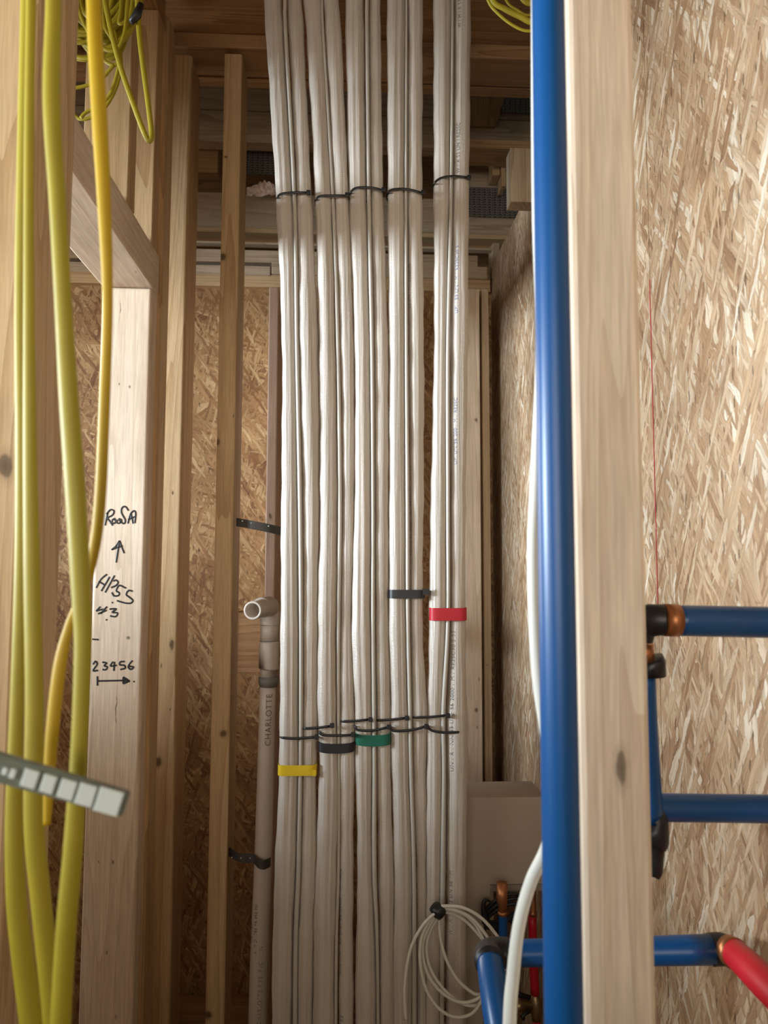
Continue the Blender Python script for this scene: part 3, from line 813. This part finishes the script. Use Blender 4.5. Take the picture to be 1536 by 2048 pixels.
# black cable coil around the copper
pts = []
for k in range(62):
    a = k/61*math.pi*2*3.1; g = k/61
    x = 1006 + (40-5*g)*math.cos(a+.5); y = 1822 + 8*math.sin(g*9) + 22*math.sin(a+.5) - 17*math.cos(a+.5) + 14*(g-.5)
    pts.append((x, y, 1.202+.008*math.sin(a), 7))
tag(tube_px('black_cable_coil', pts, BLK, n=10, sub=3), 'small coil of black cable looped around the copper stub', 'cable')
tag(tube_px('black_cable_coil', [(1012, 1850, 1.20, 10), (990, 1855, 1.20, 15), (973, 1842, 1.20, 14), (966, 1815, 1.20, 9), (970, 1800, 1.20, 6), (985, 1806, 1.20, 5), (1000, 1815, 1.20, 8), (1010, 1826, 1.20, 8)], BLK, n=10), 'dense black cable loop left of the copper stub', 'cable')
tag(bpx('timber_block', 963, 985, 2004, 2060, 1.30, .04, wood('z', 'pine')), 'small pale timber end low behind the near blue elbow', 'wood block')

# ------------------------------------------------------------------ thin white cable coil
cc = empty('cable_coil', P(876, 1820, 1.10), 'hank of thin white cable tied in black, hanging before the white pipes', 'cable')
YC = 1.11
loops = [
 [(880, 1818), (850, 1845), (826, 1885), (814, 1930), (809, 1985), (812, 2040)],
 [(882, 1816), (858, 1843), (842, 1880), (841, 1930), (853, 1980), (878, 2017), (910, 2034), (942, 2028), (962, 2003), (970, 1982), (1000, 1950), (1018, 1915), (1000, 1880), (965, 1838), (925, 1815), (882, 1812)],
 [(878, 1822), (860, 1850), (846, 1885), (848, 1925), (862, 1960), (890, 1990), (925, 2005), (960, 1994), (985, 1960), (992, 1920), (975, 1875), (945, 1838), (915, 1822), (880, 1816)],
 [(884, 1824), (862, 1858), (853, 1895), (860, 1935), (882, 1972), (912, 2000), (940, 2011), (962, 2004), (990, 1965), (1000, 1925), (968, 1880), (950, 1848), (920, 1824), (884, 1820)],
 [(878, 1832), (880, 1870), (890, 1912), (912, 1955), (940, 1982), (958, 1989), (975, 1978), (990, 1940), (976, 1895), (940, 1850), (910, 1830), (880, 1822)]]
for k, l in enumerate(loops):
    tube_px('strand', [(x, y, YC+.004*k-.006, 6.4) for x, y in l], CABW, cc, 10, sub=6)
bm = bmesh.new(); sweep(bm, [P(868, 1812, YC), P(876, 1822, YC), P(884, 1830, YC)], [.0085, .0105, .0085], 14); link('tie', bm, BLK, P(876, 1822, YC), cc, True)

# ------------------------------------------------------------------ near blue pipe and white cable behind it
tag(tube_px('blue_pipe', [(1072, -2580, .415, 69), (1086, -520, .415, 69), (1096, 0, .415, 69), (1111, 1000, .415, 73), (1128, 2048, .415, 75), (1138, 2700, .415, 75), (1160, 5600, .415, 75)], BLUE, n=40, sub=4), 'thick vertical blue pipe close to view, left of the near stud', 'pipe')
tag(tube_px('white_cable', [(1072, -300, .458, 22), (1072, 0, .458, 22), (1074, 400, .458, 22), (1082, 700, .458, 23), (1072, 950, .458, 24), (1066, 1120, .458, 24), (1074, 1330, .458, 25), (1094, 1480, .458, 25), (1108, 1600, .460, 25), (1095, 1690, .462, 25), (1062, 1762, .468, 24), (1038, 1850, .475, 24), (1026, 1950, .48, 25), (1019, 2048, .48, 26), (1016, 2300, .48, 26)], CABW, n=20), 'white cable bowing out from behind the thick blue pipe', 'cable')

# ------------------------------------------------------------------ lower blue and red run
lw = empty('elbowed_blue_pipe', P(985, 1905, .66), 'level blue pipe behind the near stud, with black elbows at both ends', 'pipe')
tube_px('level_pipe', [(1000, 1907, .67, 47), (1100, 1905, .66, 49), (1300, 1902, .64, 52), (1425, 1899, .63, 55)], BLUE, lw, 32, sub=2)
tube_px('elbow', [(1018, 1906, .668, 54), (990, 1906, .67, 56), (978, 1912, .665, 58), (980, 1925, .65, 59)], BLK, lw, 28, sub=5)
tube_px('hanging_pipe', [(979, 1918, .655, 50), (986, 1965, .64, 54), (1000, 2048, .62, 60), (1030, 2200, .59, 66)], BLUE, lw, 32, sub=5)
tube_px('end_elbow', [(1418, 1900, .632, 58), (1440, 1898, .63, 59), (1456, 1902, .625, 56)], BLK, lw, 28, sub=5)
r2 = empty('red_pipe', P(1500, 1930, .58), 'bright red pipe coming towards view at the lower right edge', 'pipe')
tube_px('crimp_ring', [(1455, 1898, .624, 54), (1470, 1908, .615, 60)], COP, r2, 28, sub=2)
tube_px('tube', [(1466, 1903, .62, 54), (1500, 1935, .585, 60), (1545, 1980, .55, 66), (1640, 2070, .49, 76)], RED, r2, 32, sub=5)

# ------------------------------------------------------------------ manifold right of the near stud
mf = empty('blue_manifold', P(1310, 1640, .58), 'blue piping right of the near stud: two level branches off an upright', 'pipe')
ub = tube_px('branch_pipe', [(1345, 1241, .53, 62), (1450, 1243, .53, 63), (1700, 1248, .53, 64)], BLUE, mf, 32, sub=3)
tube_px('copper_ring', [(1328, 1240, .53, 66), (1356, 1241, .53, 66)], COP, ub, 32, sub=1)
tube_px('corner_fitting', [(1330, 1240, .531, 64), (1312, 1240, .533, 64), (1298, 1242, .537, 66), (1288, 1255, .54, 52), (1286, 1282, .542, 40)], BLK, mf, 28, sub=4)
tube_px('copper_sleeve', [(1286, 1288, .545, 42), (1287, 1322, .546, 44)], COP, mf, 24, sub=1)
tube_px('black_collar', [(1296, 1320, .548, 62), (1297, 1322, .548, 66), (1298, 1350, .549, 66), (1298, 1352, .549, 62)], BLK, mf, 28, sub=1)
tube_px('upright_pipe', [(1286, 1345, .555, 48), (1291, 1480, .57, 50), (1299, 1640, .59, 54)], BLUE, mf, 28, sub=4)
tube_px('branch_pipe', [(1295, 1615, .60, 54), (1400, 1616, .60, 54), (1700, 1620, .60, 55)], BLUE, mf, 32, sub=3)
tube_px('tee_fitting', [(1300, 1638, .59, 58), (1302, 1640, .59, 66), (1305, 1686, .59, 62), (1304, 1688, .59, 48), (1303, 1740, .59, 44), (1302, 1748, .59, 34)], BLK, mf, 28, sub=2)

# ------------------------------------------------------------------ yellow cables close on the left
def ycab(pts, mat, label, Y, flat=.62):
    o = tube_px('yellow_cable', [(x, y, Y, w_) for x, y, w_ in pts], mat, n=22, flat=flat, sub=8)
    return tag(o, label, 'cable', 'yellow cables hanging at the left')
ycab([(62, -300, 34), (56, 0, 30), (48, 300, 28), (42, 600, 26), (44, 900, 26), (42, 1150, 26), (34, 1400, 26), (30, 1520, 28), (28, 1650, 33), (33, 1800, 38), (48, 1930, 42), (66, 2060, 46), (90, 2300, 50)], YEL, 'leftmost blurred yellow cable, swinging right at the bottom', .47)
ycab([(66, -300, 22), (62, 0, 20), (58, 300, 20), (58, 600, 22), (60, 900, 27), (64, 1150, 32), (69, 1400, 35), (68, 1640, 38), (82, 1800, 38), (98, 1950, 38), (108, 2060, 38), (120, 2300, 38)], YEL, 'yellow cable second from the left behind the clip strip', .435)
ycab([(112, -300, 34), (107, 0, 32), (103, 200, 35), (115, 400, 34), (126, 600, 34), (138, 800, 38), (152, 1000, 40), (163, 1200, 37), (166, 1300, 34), (158, 1500, 32), (146, 1700, 37), (133, 1850, 38), (121, 2050, 38), (110, 2300, 38)], YEL, 'brightest broad yellow cable crossing from upper left to lower centre', .385)
ycab([(182, -300, 30), (187, 0, 30), (197, 200, 32), (208, 400, 28), (215, 600, 21), (209, 800, 22), (200, 1000, 23), (186, 1110, 22), (160, 1200, 20), (139, 1250, 18), (120, 1330, 25), (106, 1450, 25), (99, 1545, 22), (94, 1650, 14)], YEL2, 'golden yellow cable passing behind the broad yellow cable', .41)

# clip strip
cs = empty('cable_clip_strip', P(120, 1570, .345), 'pale segmented plastic clip strip across the yellow cables', 'clip strip')
YS = .345
a0, a1 = P(-60, 1520, YS), P(250, 1610, YS)
d_ = (a1-a0).normalized(); nrm = Vector((-d_.z, 0, d_.x))
bm = bmesh.new()
hw = 24*YS/F
for s0, s1, h_, y0_, y1_ in ((0, 1, hw*1.0, 0, .0035),):
    q = [a0-nrm*h_*1.15, a1-nrm*h_, a1+nrm*h_, a0+nrm*h_*1.15]
    f = [bm.verts.new(v+Vector((0, y0_, 0))) for v in q]; g = [bm.verts.new(v+Vector((0, y1_, 0))) for v in q]
    bm.faces.new(f); bm.faces.new(g[::-1])
    for k in range(4): bm.faces.new((f[k], f[(k+1) % 4], g[(k+1) % 4], g[k]))
bmesh.ops.bevel(bm, geom=list(bm.edges), offset=.0006, segments=2, affect='EDGES')
link('strip', bm, CLIPB, a0, cs)
for x0_, x1_, hh in ((8, 18, 7), (22, 34, 9), (48, 77, 17), (86, 112, 17), (121, 152, 18), (157, 191, 20), (196, 243, 23)):
    xm = (x0_+x1_)/2; c = a0 + d_*((xm+60)/310)*(a1-a0).length
    L = (x1_-x0_)/2*YS/F; h_ = hh*YS/F
    bm = bmesh.new(); add_box(bm, (-L, -.002, -h_), (L, .0, h_), .0005)
    ang = math.atan2(d_.z, d_.x)
    bmesh.ops.rotate(bm, verts=bm.verts, matrix=Matrix.Rotation(-ang, 3, 'Y'))
    bmesh.ops.translate(bm, verts=bm.verts, vec=c)
    link('clip_pad', bm, CLIP, c, cs)

# ------------------------------------------------------------------ yellow coil hanging from the ceiling
yc = empty('cable_coil', P(210, 40, 1.0), 'tangled yellow cable coil hanging under the ceiling at the upper left', 'cable')
Y0 = 1.0
def ring(cx, cy, rx, ry, rot, a0_, a1_, w_, dy):
    pts = []
    for k in range(13):
        a = a0_+(a1_-a0_)*k/12; x, y = rx*math.cos(a), ry*math.sin(a); c, s = math.cos(rot), math.sin(rot)
        pts.append((cx+x*c-y*s, cy+x*s+y*c, Y0+dy, w_))
    return pts
L = [
 [(200, -60), (210, 0), (222, 60), (240, 130), (262, 195), (287, 262), (298, 282), (303, 268), (296, 205), (286, 130), (278, 60), (272, -60)],
 [(148, -60), (156, 10), (175, 60), (205, 95), (232, 100), (248, 70), (255, 10), (258, -60)],
 [(212, -60), (208, 40), (222, 75), (236, 100), (236, 125), (225, 130), (205, 118), (190, 100)],
 [(238, 90), (242, 130), (232, 175), (212, 212), (190, 232), (160, 238), (142, 222), (135, 200)],
 [(120, 60), (130, 92), (152, 112), (180, 117), (210, 112)],
 [(110, 170), (140, 176), (170, 172), (200, 160), (228, 130)],
 [(228, 60), (238, 108), (236, 140), (222, 185), (200, 210), (172, 225), (162, 236)],
 [(246, -60), (242, 20), (238, 45), (248, 45), (262, 25), (268, -60)]]
for k, l in enumerate(L):
    tube_px('strand', [(x, y, Y0+.012*(k % 4)-.01, 11 if k == 0 else 8) for x, y in l], YEL, yc, 12, .6, 7)
rq = random.Random(3)
for k in range(20):
    q = ring(185+rq.uniform(-32, 38), -22+rq.uniform(-20, 26), 62+rq.uniform(-22, 22), 92+rq.uniform(-24, 34), rq.uniform(-.45, .45), -.5, math.pi+.5, 11+rq.uniform(-2, 3), .03+.012*(k % 6))
    tube_px('strand', q, YEL, yc, 12, .6, 4)
bm = bmesh.new(); sweep(bm, [P(262, 45, .985), P(275, 28, .985), P(282, 8, .985)], [.004, .006, .004], 10); link('black_wrap', bm, BLK, P(275, 28, .985), yc, True)
y2 = empty('cable_coil', P(1050, 20, .90), 'yellow cable loops at the top edge just left of the thick blue pipe', 'cable')
for k, l in enumerate([[(960, -60, 6), (976, 0, 7), (997, 28, 7), (1030, 53, 7), (1062, 62, 7), (1120, 50, 7), (1150, -60, 7)],
          [(968, -60, 12), (985, 0, 12), (1010, 18, 13), (1040, 33, 14), (1070, 45, 14), (1120, 30, 13), (1140, -60, 12)],
          [(995, -60, 6), (1012, 0, 6), (1035, 20, 6), (1060, 30, 6), (1110, 10, 6), (1120, -60, 6)],
          [(1020, -60, 14), (1045, -4, 14), (1068, 6, 14), (1100, -10, 14), (1105, -60, 14)]]):
    tube_px('strand', [(x, y, .92+.008*k, w_) for x, y, w_ in l], YEL, y2, 12, .6, 7)
